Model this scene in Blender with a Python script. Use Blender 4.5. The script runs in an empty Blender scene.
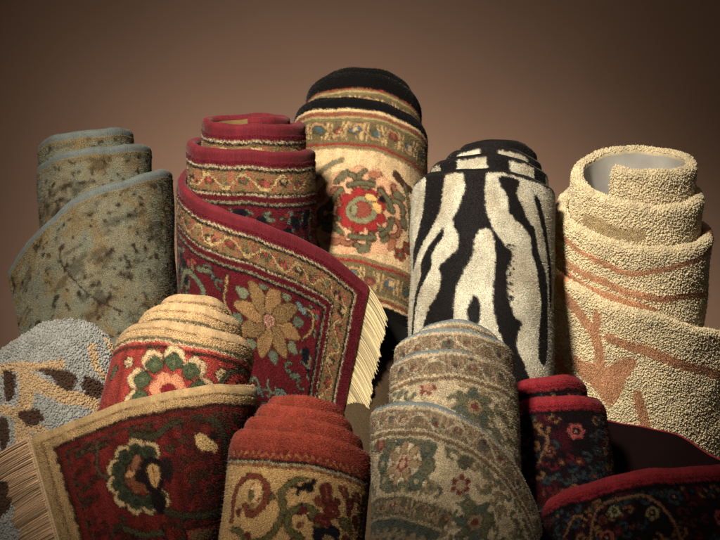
import bpy, math
from mathutils import Vector
import numpy as np
K = 0.002                     # metres per photo pixel on the plane y = 0
CAM = np.array([0.0, -3.6, 0.75])
TABLE = -0.16
rng = np.random.default_rng(7)

def at(px, py, Y):
    f = (Y - CAM[1]) / -CAM[1]
    return np.array([(px - 360) * K * f, Y, CAM[2] + (270 - py) * K * f])

def smooth_interp(x, xp, fp):
    """monotone-ish cubic (Catmull-Rom / PCHIP) interpolation of a table"""
    xp = np.asarray(xp, float); fp = np.asarray(fp, float)
    h = np.diff(xp); d = np.diff(fp) / h
    m = np.zeros_like(fp)
    m[0], m[-1] = d[0], d[-1]
    for i in range(1, len(xp) - 1):
        if d[i-1] * d[i] > 0:
            w1, w2 = 2*h[i] + h[i-1], h[i] + 2*h[i-1]
            m[i] = (w1 + w2) / (w1 / d[i-1] + w2 / d[i])
    x = np.asarray(x, float)
    i = np.clip(np.searchsorted(xp, x) - 1, 0, len(xp) - 2)
    u = (x - xp[i]) / h[i]
    out = ((1+2*u)*(1-u)**2*fp[i] + u*(1-u)**2*h[i]*m[i] + u*u*(3-2*u)*fp[i+1] + u*u*(u-1)*h[i]*m[i+1])
    out = np.where(u < 0, fp[0] + (x - xp[0]) * m[0], out)
    out = np.where(u > 1, fp[-1] + (x - xp[-1]) * m[-1], out)
    return out

class Roll:
    """a rug rolled along a spiral plan curve, each turn telescoped below the one inside it"""
    def __init__(self, P, Y, back, lean, radius, drops, t_end, hand=1, drift=None, tail=None,
                 thick=8, vlag=0.15, bk=1.0):
        f = (Y - CAM[1]) / -CAM[1] * K
        self.f = f; self.P = at(P[0], P[1], Y); self.hand = hand
        b, l = math.radians(back), math.radians(lean)
        A = np.array([math.sin(l) * math.cos(b), math.sin(b), math.cos(l) * math.cos(b)])
        U = np.array([math.cos(l), 0.0, -math.sin(l)])
        W = np.cross(U, A); W = W / np.linalg.norm(W)      # towards the camera
        if W[1] > 0: W = -W
        self.A, self.U, self.W = A, U, W
        rt = np.array(radius, float); dt_ = np.array(drops, float)
        t0 = rt[0, 0]
        t = np.linspace(t0, t_end, 6000)
        r = smooth_interp(t, rt[:, 0], rt[:, 1]) * f
        sd = P[0] * .013                       # small dents and waves, different for every rug
        r = r + f * (.7*np.sin(t*7.3 + sd*5) + .6*np.sin(t*17.1 + sd*9) + .35*np.sin(t*31.7 + sd*3))
        psi = math.pi - 2 * math.pi * t
        cx = cy = 0.0
        if drift is not None:
            dr = np.array(drift, float)
            cx = smooth_interp(t, dr[:, 0], dr[:, 1]) * f
            cy = smooth_interp(t, dr[:, 0], dr[:, 2]) * f
        g = np.stack([cx * hand + r * np.cos(psi), cy + r * np.sin(psi)], 1)
        r_last = r[-1]
        if tail:                              # [(length_px, curvature relative to 1/r), ...]
            d = g[-1] - g[-2]; hd = math.atan2(d[1], d[0]); p = g[-1].copy()
            lens = [a for a, _ in tail]; tot = sum(lens)
            ks = np.array([k for _, k in tail]); ends = np.cumsum(lens)
            mids = ends - np.array(lens) / 2
            n = int(tot * 2); st = tot * f / n; pts = []
            for i in range(n):
                kk = np.interp((i + .5) / 2, np.r_[0, mids], np.r_[1.0, ks])
                hd -= kk / r_last * st
                p = p + st * np.array([math.cos(hd), math.sin(hd)]); pts.append(p.copy())
            g = np.vstack([g, np.array(pts)])
            tt = t[-1] + np.arange(1, n + 1) * st / (2 * math.pi * r_last)
            t = np.r_[t, tt]
        q = np.r_[0, np.cumsum(np.linalg.norm(np.diff(g, axis=0), axis=1))]
        N = 8000
        qq = np.linspace(0, q[-1], N)
        self.gx = np.interp(qq, q, g[:, 0]); self.gy = np.interp(qq, q, g[:, 1])
        tq = np.interp(qq, q, t)
        dx, dy = np.gradient(self.gx, qq), np.gradient(self.gy, qq)
        L = np.hypot(dx, dy); self.nx, self.ny = -dy / L, dx / L        # outward normal
        self.qq = qq
        drop = smooth_interp(tq, dt_[:, 0], dt_[:, 1]) * f / math.cos(b) / math.cos(l)
        drop = drop + f * (.9*np.sin(qq*38 + sd*7) + .6*np.sin(qq*83 + sd*2))
        # smooth the slope a little
        sl = np.gradient(drop, qq)
        w = max(3, int(0.03 / (qq[1] - qq[0]))); k = np.hanning(2*w+1); k /= k.sum()
        sl = np.convolve(np.pad(sl, w, 'edge'), k, 'valid')
        drop = drop[0] + np.r_[0, np.cumsum((sl[1:] + sl[:-1]) / 2 * (qq[1] - qq[0]))]
        al = np.arctan(sl)
        s = np.r_[0, np.cumsum(np.hypot(np.diff(qq), np.diff(drop)))]
        # angle of the rug's width direction: a smoother version of the edge's slope
        w = int(vlag / (qq[1] - qq[0])); k = np.hanning(2*w+1); k /= k.sum()
        be = np.convolve(np.pad(al, w, 'edge'), k, 'valid') * bk
        self.S = s[-1]; self.s_tab = s
        self.drop, self.be, self.t_tab = drop, be, tq
        self.thick = thick * f
        # drop at which the table is reached
        self.dmax = (self.P[2] - TABLE - r_last * abs(A[1]) - .04) / A[2]
        self.q_max = qq[-1]
    def s_of_t(self, t): return np.interp(t, self.t_tab, self.s_tab)
    def plane(self, s, v):
        q = np.interp(s, self.s_tab, self.qq); z = np.interp(s, self.s_tab, self.drop)
        be = np.interp(s, self.s_tab, self.be)
        return q - v * np.sin(be), z + v * np.cos(be)
    def vmax(self, s):
        z = np.interp(s, self.s_tab, self.drop); be = np.interp(s, self.s_tab, self.be)
        return (self.dmax - z) / np.cos(be)
    def xyz(self, s, v, o):
        """s along the rug, v down from its top edge, o outwards from its middle"""
        q, z = self.plane(s, v)
        o = o + self.f * (.9*np.sin(q*19 + z*13 + self.P[0]*40) * np.sin(z*23 + q*5) + .5*np.sin(q*47 - z*31))*np.clip(z*8, 0, 1)
        qc = np.maximum(q, 0)
        gx = np.interp(qc, self.qq, self.gx); gy = np.interp(qc, self.qq, self.gy)
        nx = np.interp(qc, self.qq, self.nx); ny = np.interp(qc, self.qq, self.ny)
        a = (gx + nx * o) * self.hand; b = gy + ny * o
        return (self.P + a[..., None] * self.U + b[..., None] * self.W - z[..., None] * self.A)
SPEC = dict(
A=dict(P=(95,131),Y=.36,back=6,lean=-3,radius=[(-.3,42),(.25,45),(1.25,55),(2.25,66)],
   drops=[(-.3,-6),(0,0),(.5,11),(1,17),(1.5,34),(2,42),(2.25,66),(2.5,120),(3,260)],t_end=2.3,hand=-1,
   drift=[(0,-9,0),(1,-2,0),(2,7,0)],tail=[(60,.5),(44,.1)],thick=7,bk=.6),
B=dict(P=(248,112),Y=.02,back=-10,lean=0,radius=[(.25,31),(.75,38),(1.25,48),(2.25,60),(3,67),(3.5,70)],
   drops=[(.25,1),(.75,3),(1,4),(1.25,5.5),(1.5,9),(2,26),(2.25,29),(2.5,36),(3,60),(3.25,92),(3.38,114),(3.5,148),(3.6,186)],t_end=3.25,
   drift=[(.3,2,0),(2,0,0)],tail=[(40,.5),(90,.0)],thick=8,bk=.3),
C=dict(P=(364,82),Y=.47,back=20,lean=4,radius=[(-.4,35),(.25,42),(1.25,53),(2.25,63),(3,67)],
   drops=[(-.4,-1),(.25,2),(1.25,13),(2.25,43),(3.1,70)],t_end=2.8,thick=9),
D=dict(P=(488,149),Y=.12,back=16,lean=2,radius=[(-.3,30),(.25,36),(1.25,45),(2.25,56),(3.25,68),(4,70)],
   drops=[(-.3,-3),(.25,0),(1.25,10),(2.25,22),(3.25,40),(4,52)],t_end=3.8,
   drift=[(0,9,0),(3,-4,0)],thick=6),
E=dict(P=(637,151),Y=.1,back=-25,lean=1,radius=[(.15,47),(.25,49),(1.25,61),(2.25,74),(3.25,86),(4,90)],
   drops=[(.15,-1),(.25,0),(.75,14),(1.25,28),(2.25,63),(3,98),(3.25,120),(3.45,164),(3.8,225),(4,265)],t_end=3.3,
   tail=[(60,.5),(110,.15)],thick=10.5),
F=dict(P=(70,330),Y=-.03,back=28,lean=0,radius=[(-.3,25),(.25,31),(1.25,45),(2,58),(2.5,68)],
   drops=[(-.3,-4),(.25,0),(1.25,12),(2,24),(2.5,32),(3,60)],t_end=2.4,hand=-1,tail=[(60,.4)],thick=9),
G=dict(P=(200,301),Y=-.32,back=17,lean=12,radius=[(-.3,24),(.25,31),(1.25,46),(2.25,63),(3.25,74)],
   drops=[(-.3,-3),(.25,0),(1.25,14),(2.25,36),(2.7,50),(3,66),(3.25,101),(4,320)],t_end=3.22,hand=-1,
   drift=[(2.25,0,0),(2.8,0,0),(3.1,2,0),(3.3,-4,0)],tail=[(60,.2),(75,-.05)],thick=9),
H=dict(P=(305,401),Y=-.5,back=15,lean=6,radius=[(-.3,30),(.25,36),(1.25,45),(2.25,55),(3.25,66),(4,68)],
   drops=[(-.3,-3),(.25,0),(1.25,12),(2.25,25),(3.25,40),(4,52)],t_end=3.8,thick=8),
I=dict(P=(452,333),Y=-.46,back=26,lean=0,radius=[(-.3,30),(.25,38),(1.25,55),(2.25,58),(3.25,72),(4,76)],
   drops=[(-.3,-3),(.25,0),(1.25,15),(2,30),(2.6,48),(3,72),(3.25,96),(3.4,128),(3.5,160),(3.7,270),(4,420)],t_end=3.3,
   tail=[(50,.7),(60,.5)],thick=8,drift=[(0,0,0),(2.25,-2,0),(3.25,-9,0)]),
J=dict(P=(545,385),Y=-.32,back=22,lean=-5,radius=[(-.3,30),(.25,40),(1.25,53),(1.6,64),(2,102),(2.5,112)],
   drops=[(-.3,-3),(.25,0),(1.25,24),(1.6,20),(1.75,12),(1.87,36),(1.95,76),(2.03,98),(2.15,109),(2.35,115),(2.5,120)],t_end=2.55,hand=-1,
   drift=[(0,0,0),(1.3,6,0),(1.6,18,0),(2,80,0),(2.5,80,0)],thick=7),
)
# ---------------------------------------------------------------- weaving
def lin(c):
    c = np.asarray(c, float) / 255.0
    return np.where(c <= 0.04045, c / 12.92, ((c + 0.055) / 1.055) ** 2.4)

def vnoise(x, y, seed):
    """smooth value noise, about -1..1"""
    g = np.random.default_rng(seed).uniform(-1, 1, (256, 256))
    x = np.asarray(x, float) + 1000.0; y = np.asarray(y, float) + 1000.0
    xi, yi = np.floor(x).astype(int), np.floor(y).astype(int)
    fx, fy = x - xi, y - yi
    fx, fy = fx*fx*(3-2*fx), fy*fy*(3-2*fy)
    a, b = g[xi % 256, yi % 256], g[(xi+1) % 256, yi % 256]
    c, d = g[xi % 256, (yi+1) % 256], g[(xi+1) % 256, (yi+1) % 256]
    return (a*(1-fx)+b*fx)*(1-fy) + (c*(1-fx)+d*fx)*fy

def fbm(x, y, seed, n=3):
    o = 0; a = 1.0; t = 0
    for i in range(n):
        o = o + a * vnoise(x * 2**i, y * 2**i, seed + i * 17); t += a; a *= .55
    return o / t * 1.5

def spline(pts, closed=False, n=8):
    p = np.asarray(pts, float)
    if closed: q = np.vstack([p[-1], p, p[0], p[1]])
    else: q = np.vstack([2*p[0]-p[1], p, 2*p[-1]-p[-2]])
    out = []
    for i in range(1, len(q) - 2):
        for u in np.linspace(0, 1, n, endpoint=False):
            out.append(.5*((2*q[i]) + (-q[i-1]+q[i+1])*u + (2*q[i-1]-5*q[i]+4*q[i+1]-q[i+2])*u*u + (-q[i-1]+3*q[i]-3*q[i+1]+q[i+2])*u**3))
    if not closed: out.append(q[-2])
    return np.array(out)

class Cloth:
    """the knots of one rug, laid out by s (along it) and v (down from its top edge)"""
    R = 0.0015
    def __init__(self, S, V, base, seed=1, jag=0.0014, sc=1.0):
        self.sc = sc; S = S / sc; V = V / sc
        self.ns, self.nv = int(S / self.R) + 3, int(V / self.R) + 3
        s = np.arange(self.ns) * self.R; v = np.arange(self.nv) * self.R
        self.s, self.v, self.Slen = s, v, S
        g = np.random.default_rng(seed)
        A, B = np.meshgrid(s, v, indexing='ij')
        self.S = A + jag * vnoise(A / .0045, B / .0045, seed) + g.uniform(-.35, .35, A.shape) * jag
        self.V = B + jag * vnoise(A / .0045, B / .0045, seed + 5) + g.uniform(-.35, .35, A.shape) * jag
        self.img = np.empty((self.ns, self.nv, 3), np.float32); self.img[:] = lin(base)
        self.h = np.zeros((self.ns, self.nv), np.float32)      # carved relief, metres
        self.k = np.zeros((self.ns, self.nv), np.int8)         # pile kind
        self.clip = None
        self.seed = seed
    def put(self, mask, col, sl=(slice(None), slice(None))):
        if self.clip is not None: mask = mask & self.clip[sl]
        self.img[sl][mask] = lin(col)
    def win(self, lo, hi, pad=.004):
        a = max(0, int((lo[0]-pad)/self.R)); b = max(a+1, min(self.ns, int((hi[0]+pad)/self.R)+1))
        c = max(0, int((lo[1]-pad)/self.R)); d = max(c+1, min(self.nv, int((hi[1]+pad)/self.R)+1))
        return (slice(a, b), slice(c, d))
    def _dist(self, P, sl, closed):
        x, y = self.S[sl], self.V[sl]
        dm = np.full(x.shape, 1e9); ins = np.zeros(x.shape, bool)
        n = len(P)
        for i in range(n if closed else n-1):
            a, b = P[i], P[(i+1) % n]
            e = b - a; l2 = e @ e + 1e-12
            t = np.clip(((x-a[0])*e[0] + (y-a[1])*e[1]) / l2, 0, 1)
            dm = np.minimum(dm, (x-a[0]-t*e[0])**2 + (y-a[1]-t*e[1])**2)
            if closed:
                c = ((a[1] > y) != (b[1] > y)) & (x < (b[0]-a[0]) * (y-a[1]) / (b[1]-a[1] + 1e-15) + a[0])
                ins ^= c
        return np.sqrt(dm), ins
    def poly(self, pts, col, out=None, ow=.0022, smooth=True, h=0, kind=None):
        P = spline(pts, True, 5) if smooth else np.asarray(pts, float)
        sl = self.win(P.min(0), P.max(0), ow + .004)
        d, ins = self._dist(P, sl, True)
        if out is not None: self.put(ins | (d < ow), out, sl)
        self.put(ins, col, sl)
        if h: self.h[sl][ins] = h
        if kind is not None: self.k[sl][ins] = kind
    def stroke(self, pts, w, col, out=None, ow=.002, smooth=True, taper=False, h=0, kind=None):
        P = spline(pts, False, 6) if smooth and len(pts) > 2 else np.asarray(pts, float)
        sl = self.win(P.min(0), P.max(0), w + ow + .003)
        d, _ = self._dist(P, sl, False)
        if out is not None: self.put(d < w/2 + ow, out, sl)
        self.put(d < w/2, col, sl)
        if h: self.h[sl][d < w/2] = h
        if kind is not None: self.k[sl][d < w/2] = kind
    def radial(self, c, R, fn):
        sl = self.win((c[0]-R, c[1]-R), (c[0]+R, c[1]+R))
        x, y = self.S[sl]-c[0], self.V[sl]-c[1]
        fn(np.hypot(x, y), np.arctan2(y, x), sl)
    def rosette(self, c, R, n, petal, out, core, ring=None, rot=0.0, depth=.22, eye=None):
        def fn(r, a, sl):
            lob = R * (1 - depth + depth * np.abs(np.cos(n * (a - rot) / 2)) ** .6)
            self.put(r < lob, out, sl); self.put(r < lob - .0024, petal, sl)
            if ring is not None: self.put((r < R*.62), out, sl); self.put((r < R*.62-.0018), ring, sl)
            self.put(r < R*.34 + .0016, out, sl); self.put(r < R*.34, core, sl)
            if eye is not None: self.put(r < R*.14, eye, sl)
        self.radial(c, R, fn)
    def curl(self, c, R, a0, turn, w, col, out, h=1, ow=.0018):
        t = np.linspace(0, 1, 9); ang = a0 + h * turn * t; r = R * (1 - .72*t)
        P = np.c_[c[0] + r*np.cos(ang), c[1] + r*np.sin(ang)]
        self.stroke(P, w, col, out, ow)
        e = P[-1]; self.radial(e, w, lambda r, a, sl: self.put(r < w*.8, col, sl))
    def leaf(self, c, L, W, ang, col, out, rib=None):
        t = np.linspace(0, 2*math.pi, 11)[:-1]
        x = np.cos(t) * L/2; y = np.sin(t) * W/2 * (1 - .35*np.cos(t))
        P = np.c_[c[0] + x*math.cos(ang) - y*math.sin(ang), c[1] + x*math.sin(ang) + y*math.cos(ang)]
        self.poly(P, col, out, .0018)
        if rib is not None:
            d = np.array([math.cos(ang), math.sin(ang)]) * L * .33
            self.stroke([np.array(c)-d, np.array(c)+d], .0014, rib, smooth=False)
    def palmette(self, c, R, petals, out, tips, heart, n=9, rot=0.0):
        for i in range(n):
            a = rot + 2*math.pi*i/n
            self.leaf((c[0]+R*.92*math.cos(a+math.pi/n), c[1]+R*.92*math.sin(a+math.pi/n)), R*.34, R*.26, a+math.pi/n, tips[i % len(tips)], out)
        for i in range(n):
            a = rot + 2*math.pi*i/n
            self.leaf((c[0]+R*.58*math.cos(a), c[1]+R*.58*math.sin(a)), R*.84, R*.42, a, petals[i % len(petals)], out)
        self.rosette(c, R*.2, 4, heart, out, heart, depth=.1)
    def zig(self, u, a, u0, u1, col, per=.009, amp=.0011):
        w = amp * np.sign(np.sin(2*math.pi*a/per)) + .0006*vnoise(a/.02, u*0, 77)
        self.put((u + w > u0) & (u + w < u1), col)
    def vine_band(self, u, a, u0, u1, per, bg, vine, dark, fills, line=.0032):
        m = (u > u0) & (u < u1); self.put(m, bg)
        mid, A = (u0+u1)/2, (u1-u0)*.31
        a = a + .010*vnoise(a/.05, u/.03, 31); u = u + .0035*vnoise(a/.02, u/.012, 32)
        x = a / per; fx = x - np.floor(x); ix = np.floor(x * 2).astype(int)
        tri = 1 - 4*np.abs(fx - .5)
        y = mid + A * np.clip(tri * 1.5, -1, 1)
        self.put(m & (np.abs(u-y) < line*.5 + .0026), dark)
        self.put(m & (np.abs(u-y) < line*.5 + .0006), vine)
        for j, (ph, sg) in enumerate(((0.0, 1), (.5, -1))):
            fx2 = x + ph; fr = fx2 - np.floor(fx2); idx = np.floor(fx2).astype(int)
            du = u - (mid + sg * A * .28); dx = (fr - .5) * per
            du = np.where(True, du, du)
            r = np.hypot(dx, du * 1.05); an = np.arctan2(du, dx)
            # rosette on the open side of the vine
            lob = (u1-u0) * (.27 + .05*np.cos(5*an))
            on = m & (np.abs(u-y) > line*.5 + .002)
            for q, f in enumerate(fills):
                sel = on & ((idx + j) % len(fills) == q)
                self.put(sel & (r < lob), dark); self.put(sel & (r < lob*.8), f[0])
                self.put(sel & (r < lob*.42), f[1])
            # sprigs between
            fr3 = (x*2 + ph*.5) - np.floor(x*2 + ph*.5)
            self.put(on & (np.abs(np.abs(fr3-.5)*per*.5 - .004) < .0013) & (r > lob*1.12) & (np.abs(u-mid) < (u1-u0)*.4), fills[0][1])
    def allover(self, box, pitch, pal, out, seed, avoid=(), leafs=None, dens=1.0):
        g = np.random.default_rng(seed); i = 0
        leafs = leafs or pal
        y = box[1] + pitch*.4
        while y < box[3]:
            x = box[0] + (i % 2) * pitch/2; i += 1
            while x < box[2]:
                c = (x + g.uniform(-.12, .12)*pitch, y + g.uniform(-.12, .12)*pitch)
                t = g.integers(0, 5); r = pitch * g.uniform(.24, .36)
                A = g.uniform(0, 6.28); p = pal[g.integers(len(pal))]; q = pal[g.integers(len(pal))]; lf = leafs[g.integers(len(leafs))]
                x += pitch
                if g.random() > dens: continue
                if any(math.hypot(c[0]-a[0], c[1]-a[1]) < a[2] + r*.8 for a in avoid): continue
                for s_ in (-1, 1):
                    self.curl((c[0]+s_*r*1.1, c[1]+r*.5*s_), r*.95, A+s_, 3.8, .0042, lf, out, s_)
                if t < 2: self.rosette(c, r*.95, int(g.integers(5, 8)), p, out, q, rot=A)
                elif t == 2:
                    for s_ in (-1, 0, 1): self.leaf((c[0]+r*.6*math.cos(A+s_*.9), c[1]+r*.6*math.sin(A+s_*.9)), r*1.1, r*.5, A+s_*.9, p if s_ else q, out)
                elif t == 3:
                    self.leaf(c, r*1.9, r*.75, A, lf, out, q)
                else:
                    self.rosette(c, r*.6, 4, q, out, p, rot=A)
            y += pitch * .78
    def streak(self, amt, seed, w=.0035, L=.25, mask=None):
        A, B = self.S, self.V
        f = 1 + amt * vnoise(A / w, B / L, seed) + amt*.5*vnoise(A/(w*4), B/L, seed+3)
        if mask is not None: f = np.where(mask, f, 1)
        self.img *= f[..., None].astype(np.float32)
    def mottle(self, amt, sc, seed):
        f = 1 + amt * fbm(self.S / sc, self.V / sc, seed)
        self.img *= np.clip(f, .2, 2)[..., None].astype(np.float32)
    def fade(self, col, mask, k):
        """mix a dye into the knots under mask"""
        k = (mask * k)[..., None]
        self.img[:] = self.img * (1-k) + lin(col) * k
    def at(self, s, v, arr=None):
        s = s / self.sc; v = v / self.sc
        i = np.clip((s / self.R).round().astype(int), 0, self.ns-1); j = np.clip((v / self.R).round().astype(int), 0, self.nv-1)
        return (self.img if arr is None else arr)[i, j]
# ---------------------------------------------------------------- the ten patterns
def weave_A(r):                                   # sage green, mottled
    c = Cloth(r.S, .75, (138, 132, 104), 11, sc=1.063)
    S, V = c.S, c.V
    n1 = fbm(S/.03, V/.03, 3, 4); n2 = fbm(S/.05, V/.016, 8, 4); n3 = fbm(S/.012, V/.012, 21)
    c.fade((130, 132, 110), np.clip(n1*3+.2+n3*.6, 0, 1), .9)
    c.fade((138, 116, 70), np.clip(fbm(S/.035+9, V/.03, 33, 3)*2.4-.1, 0, 1), .75)
    c.fade((60, 44, 22), np.clip(n2*3-.7+n3*1.2, 0, 1), .55)
    for (x, y, w, h) in ((.985,.066,.05,.014), (1.673,.102,.03,.01), (1.771,.136,.04,.016), (1.71,.245,.05,.012), (1.62,.25,.03,.02), (1.08,.07,.04,.02), (1.03,.11,.05,.02), (.93,.10,.03,.02), (1.60,.11,.015,.06), (1.69,.19,.045,.018), (1.82,.2,.02,.04)):
        m = np.exp(-(((S-x)/w)**2 + ((V-y)/h)**2)*1.6)
        c.fade((58, 44, 24), np.clip(m*2.2 + n3*1.6 - .8, 0, 1), .55)
    for P in ([(1.873,.06),(1.877,.094),(1.853,.154),(1.825,.2),(1.78,.24)], [(1.62,.03),(1.61,.14),(1.63,.26)], [(1.5,.05),(1.53,.2),(1.5,.4)]):
        c.stroke(P, .0035, (62, 48, 26))
    c.fade((146, 124, 74), (V < .014), .55)
    c.put(V < .006, (116, 126, 122))
    return c

def weave_B(r):                                   # crimson with a tan meander border
    c = Cloth(r.S, .8, (112, 16, 30), 21)
    navy, sage, tan, gold, cream, dark = (26, 24, 34), (122, 128, 96), (158, 128, 78), (186, 146, 84), (214, 194, 150), (30, 20, 14)
    e = (c.Slen - c.S) * .97 - .004
    u = np.minimum(c.V, e); a = np.where(c.V < e, c.S, c.V)
    inner = u > .108
    c.clip = inner
    c.allover((0, .1, r.S, .8), .058, [sage, (150, 120, 90), (170, 60, 50), (120, 130, 120)], navy, 5, avoid=[(2.095, .166, .085), (1.94,.165,.03)], leafs=[sage, (104, 112, 88)])
    g = np.random.default_rng(4)
    for (x, y, R) in ((1.87, .14, .03), (1.98, .2, .034), (2.2, .22, .03), (1.86, .24, .04), (1.7, .16, .03), (1.2,.13,.03), (1.3,.13,.035)):
        for j in range(5):
            c.leaf((x + g.uniform(-1, 1)*R, y + g.uniform(-1, 1)*R), R*g.uniform(.5, .9), R*.5, g.uniform(0, 3), (24, 22, 36), (24, 20, 26))
    for P, w in (([(1.88,.19),(1.895,.15),(1.925,.145),(1.95,.165),(1.945,.2),(1.915,.215),(1.905,.19)], .011), ([(1.86,.15),(1.845,.18),(1.86,.21)], .009), ([(1.935,.125),(1.965,.12)], .008), ([(2.0,.115),(2.0,.17),(2.03,.2)], .005), ([(2.15,.125),(2.19,.12),(2.2,.15),(2.18,.18)], .005)):
        c.stroke(P, w, sage if w > .006 else gold, (40, 30, 30), .002)
    c.stroke([(2.155,.118),(2.172,.126)], .011, (134, 150, 146), navy)
    c.palmette((2.095, .172), .078, [(176, 134, 78), (152, 118, 68)], (70, 42, 22), [(134, 138, 104), (110, 120, 96)], (206, 150, 120), 8, .1)
    c.clip = None
    out = u <= .108
    c.put(out, (116, 18, 34))
    c.zig(u, a, .024, .028, cream); c.zig(u, a, .028, .033, (26, 22, 18))
    c.vine_band(u, a, .033, .074, .074, (146, 120, 72), (208, 176, 112), (70, 50, 26),
                [((134, 62, 42), (190, 90, 70)), ((96, 102, 72), (180, 60, 50)), ((60, 30, 34), (200, 176, 120)), ((176, 142, 84), (96, 104, 80))], .0045)
    c.zig(u, a, .074, .078, (26, 22, 18)); c.zig(u, a, .078, .081, cream)
    c.put((u > .081) & (u < .094), (104, 14, 28))
    q = u + .003*np.abs(np.sin(a*math.pi/.012))
    c.put((q > .095) & (q < .0985), (150, 140, 104)); c.put((q > .0985) & (q < .104), (26, 22, 22))
    c.streak(.10, 3)
    return c

def weave_C(r):                                   # ivory field between black edges
    c = Cloth(r.S, 1.05, (212, 182, 132), 31, sc=.955)
    olive, brown, red, cream, gold, blue = (112, 108, 74), (84, 48, 26), (160, 34, 30), (224, 192, 138), (226, 180, 96), (78, 100, 112)
    c.mottle(.12, .05, 12); c.streak(.16, 5, .006, .12)
    c.clip = (c.V > .145) & (c.V < .385)
    fx, fy = 1.997, .272
    for k in range(-7, 3):
        x0 = fx + k * .29
        y0 = fy
        # big wreath
        c.rosette((x0, y0), .108, 14, (214, 166, 122), (196, 140, 100), (214, 166, 122), depth=.12)
        for i in range(11):
            a = 2*math.pi*i/11 + .2
            c.curl((x0 + .072*math.cos(a), y0 + .072*math.sin(a)), .026, a*2+1, 4.6, .0085, olive if i % 3 else (160, 98, 66), brown, 1 if i % 2 else -1, .0032)
        for i in range(6):
            a = i*1.047; c.stroke([(x0+.069*math.cos(a+q), y0+.066*math.sin(a+q)) for q in (0, .2, .4, .6, .75)], .009, (104, 104, 70), brown, .003)
        for i in range(9):
            a = 2*math.pi*i/9
            c.leaf((x0 + .100*math.cos(a), y0 + .092*math.sin(a)), .030, .017, a+1.0, (176, 112, 74) if i % 2 else olive, brown)
        c.rosette((x0, y0), .056, 9, red, (90, 30, 20), (150, 70, 50), ring=(140, 136, 96), rot=.2, depth=.26)
        c.leaf((x0+.016, y0-.032), .026, .016, .1, gold, brown); c.leaf((x0+.032, y0-.012), .026, .018, 1.0, gold, brown)
        c.leaf((x0+.04, y0-.036), .014, .012, .5, (26, 22, 26), (30, 20, 16)); c.leaf((x0-.016, y0+.004), .03, .014, 1.4, (140, 138, 100), brown)
        c.stroke([(x0-.11, y0+.05), (x0-.125, y0-.03), (x0-.10, y0-.09), (x0-.06, y0-.115)], .010, (122, 122, 88), (150, 104, 60))
        c.stroke([(x0-.11, y0+.02), (x0-.10, y0-.03), (x0-.085, y0-.06)], .006, (176, 122, 80), brown)
        c.stroke([(x0+.06, y0-.11), (x0+.085, y0-.09), (x0+.12, y0-.085)], .013, (80, 50, 32), (60, 34, 20))
        c.stroke([(x0+.085, y0-.09), (x0+.11, y0-.03), (x0+.125, y0+.03)], .007, olive, brown)
        for (dx, dy) in ((.1, .075), (.12, .05), (-.09, .09), (.145, 0.0), (.145, -.1)):
            c.rosette((x0+dx, y0+dy), .017, 5, (150, 60, 40), brown, olive)
    c.clip = None
    V, S = c.V, c.S
    def border(a0, sgn):
        a0 = a0 - .005 * (sgn > 0)
        d = (V - a0) * sgn
        c.put((d > -.001) & (d < .098), (140, 116, 76))
        c.zig(d, S, -.002, .006, cream, .007, .0014)
        c.put((d > .006) & (d < .017), (150, 108, 66)); c.vine_band(d, S, .007, .016, .03, (136, 110, 70), (170, 66, 44), (100, 90, 60), [(olive, red)], .002)
        c.put((d > .017) & (d < .022), (176, 156, 98)); c.put((d > .022) & (d < .025), (110, 104, 66))
        c.vine_band(d, S, .027, .078, .085, (116, 98, 62), (178, 140, 88), (74, 60, 40), [(blue, (204, 170, 110)), ((130, 50, 38), (150, 90, 60)), ((84, 88, 66), blue)], .005)
        c.put((d > .079) & (d < .083), (112, 96, 60)); c.zig(d, S, .083, .089, (150, 40, 28), .006, .0008)
    border(.036, 1); 
    m = (V > .383); c.put(m, (140, 116, 76))
    border(.478, -1)
    c.put(V < .030 + .012*(S < 1.47), (15, 13, 14)); c.put((V > .478) & (V < .60), (13, 11, 11)); c.put(V > .6, (84, 66, 44))
    c.put((V > .60) & (V < .61), (60, 40, 20))
    return c

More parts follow.
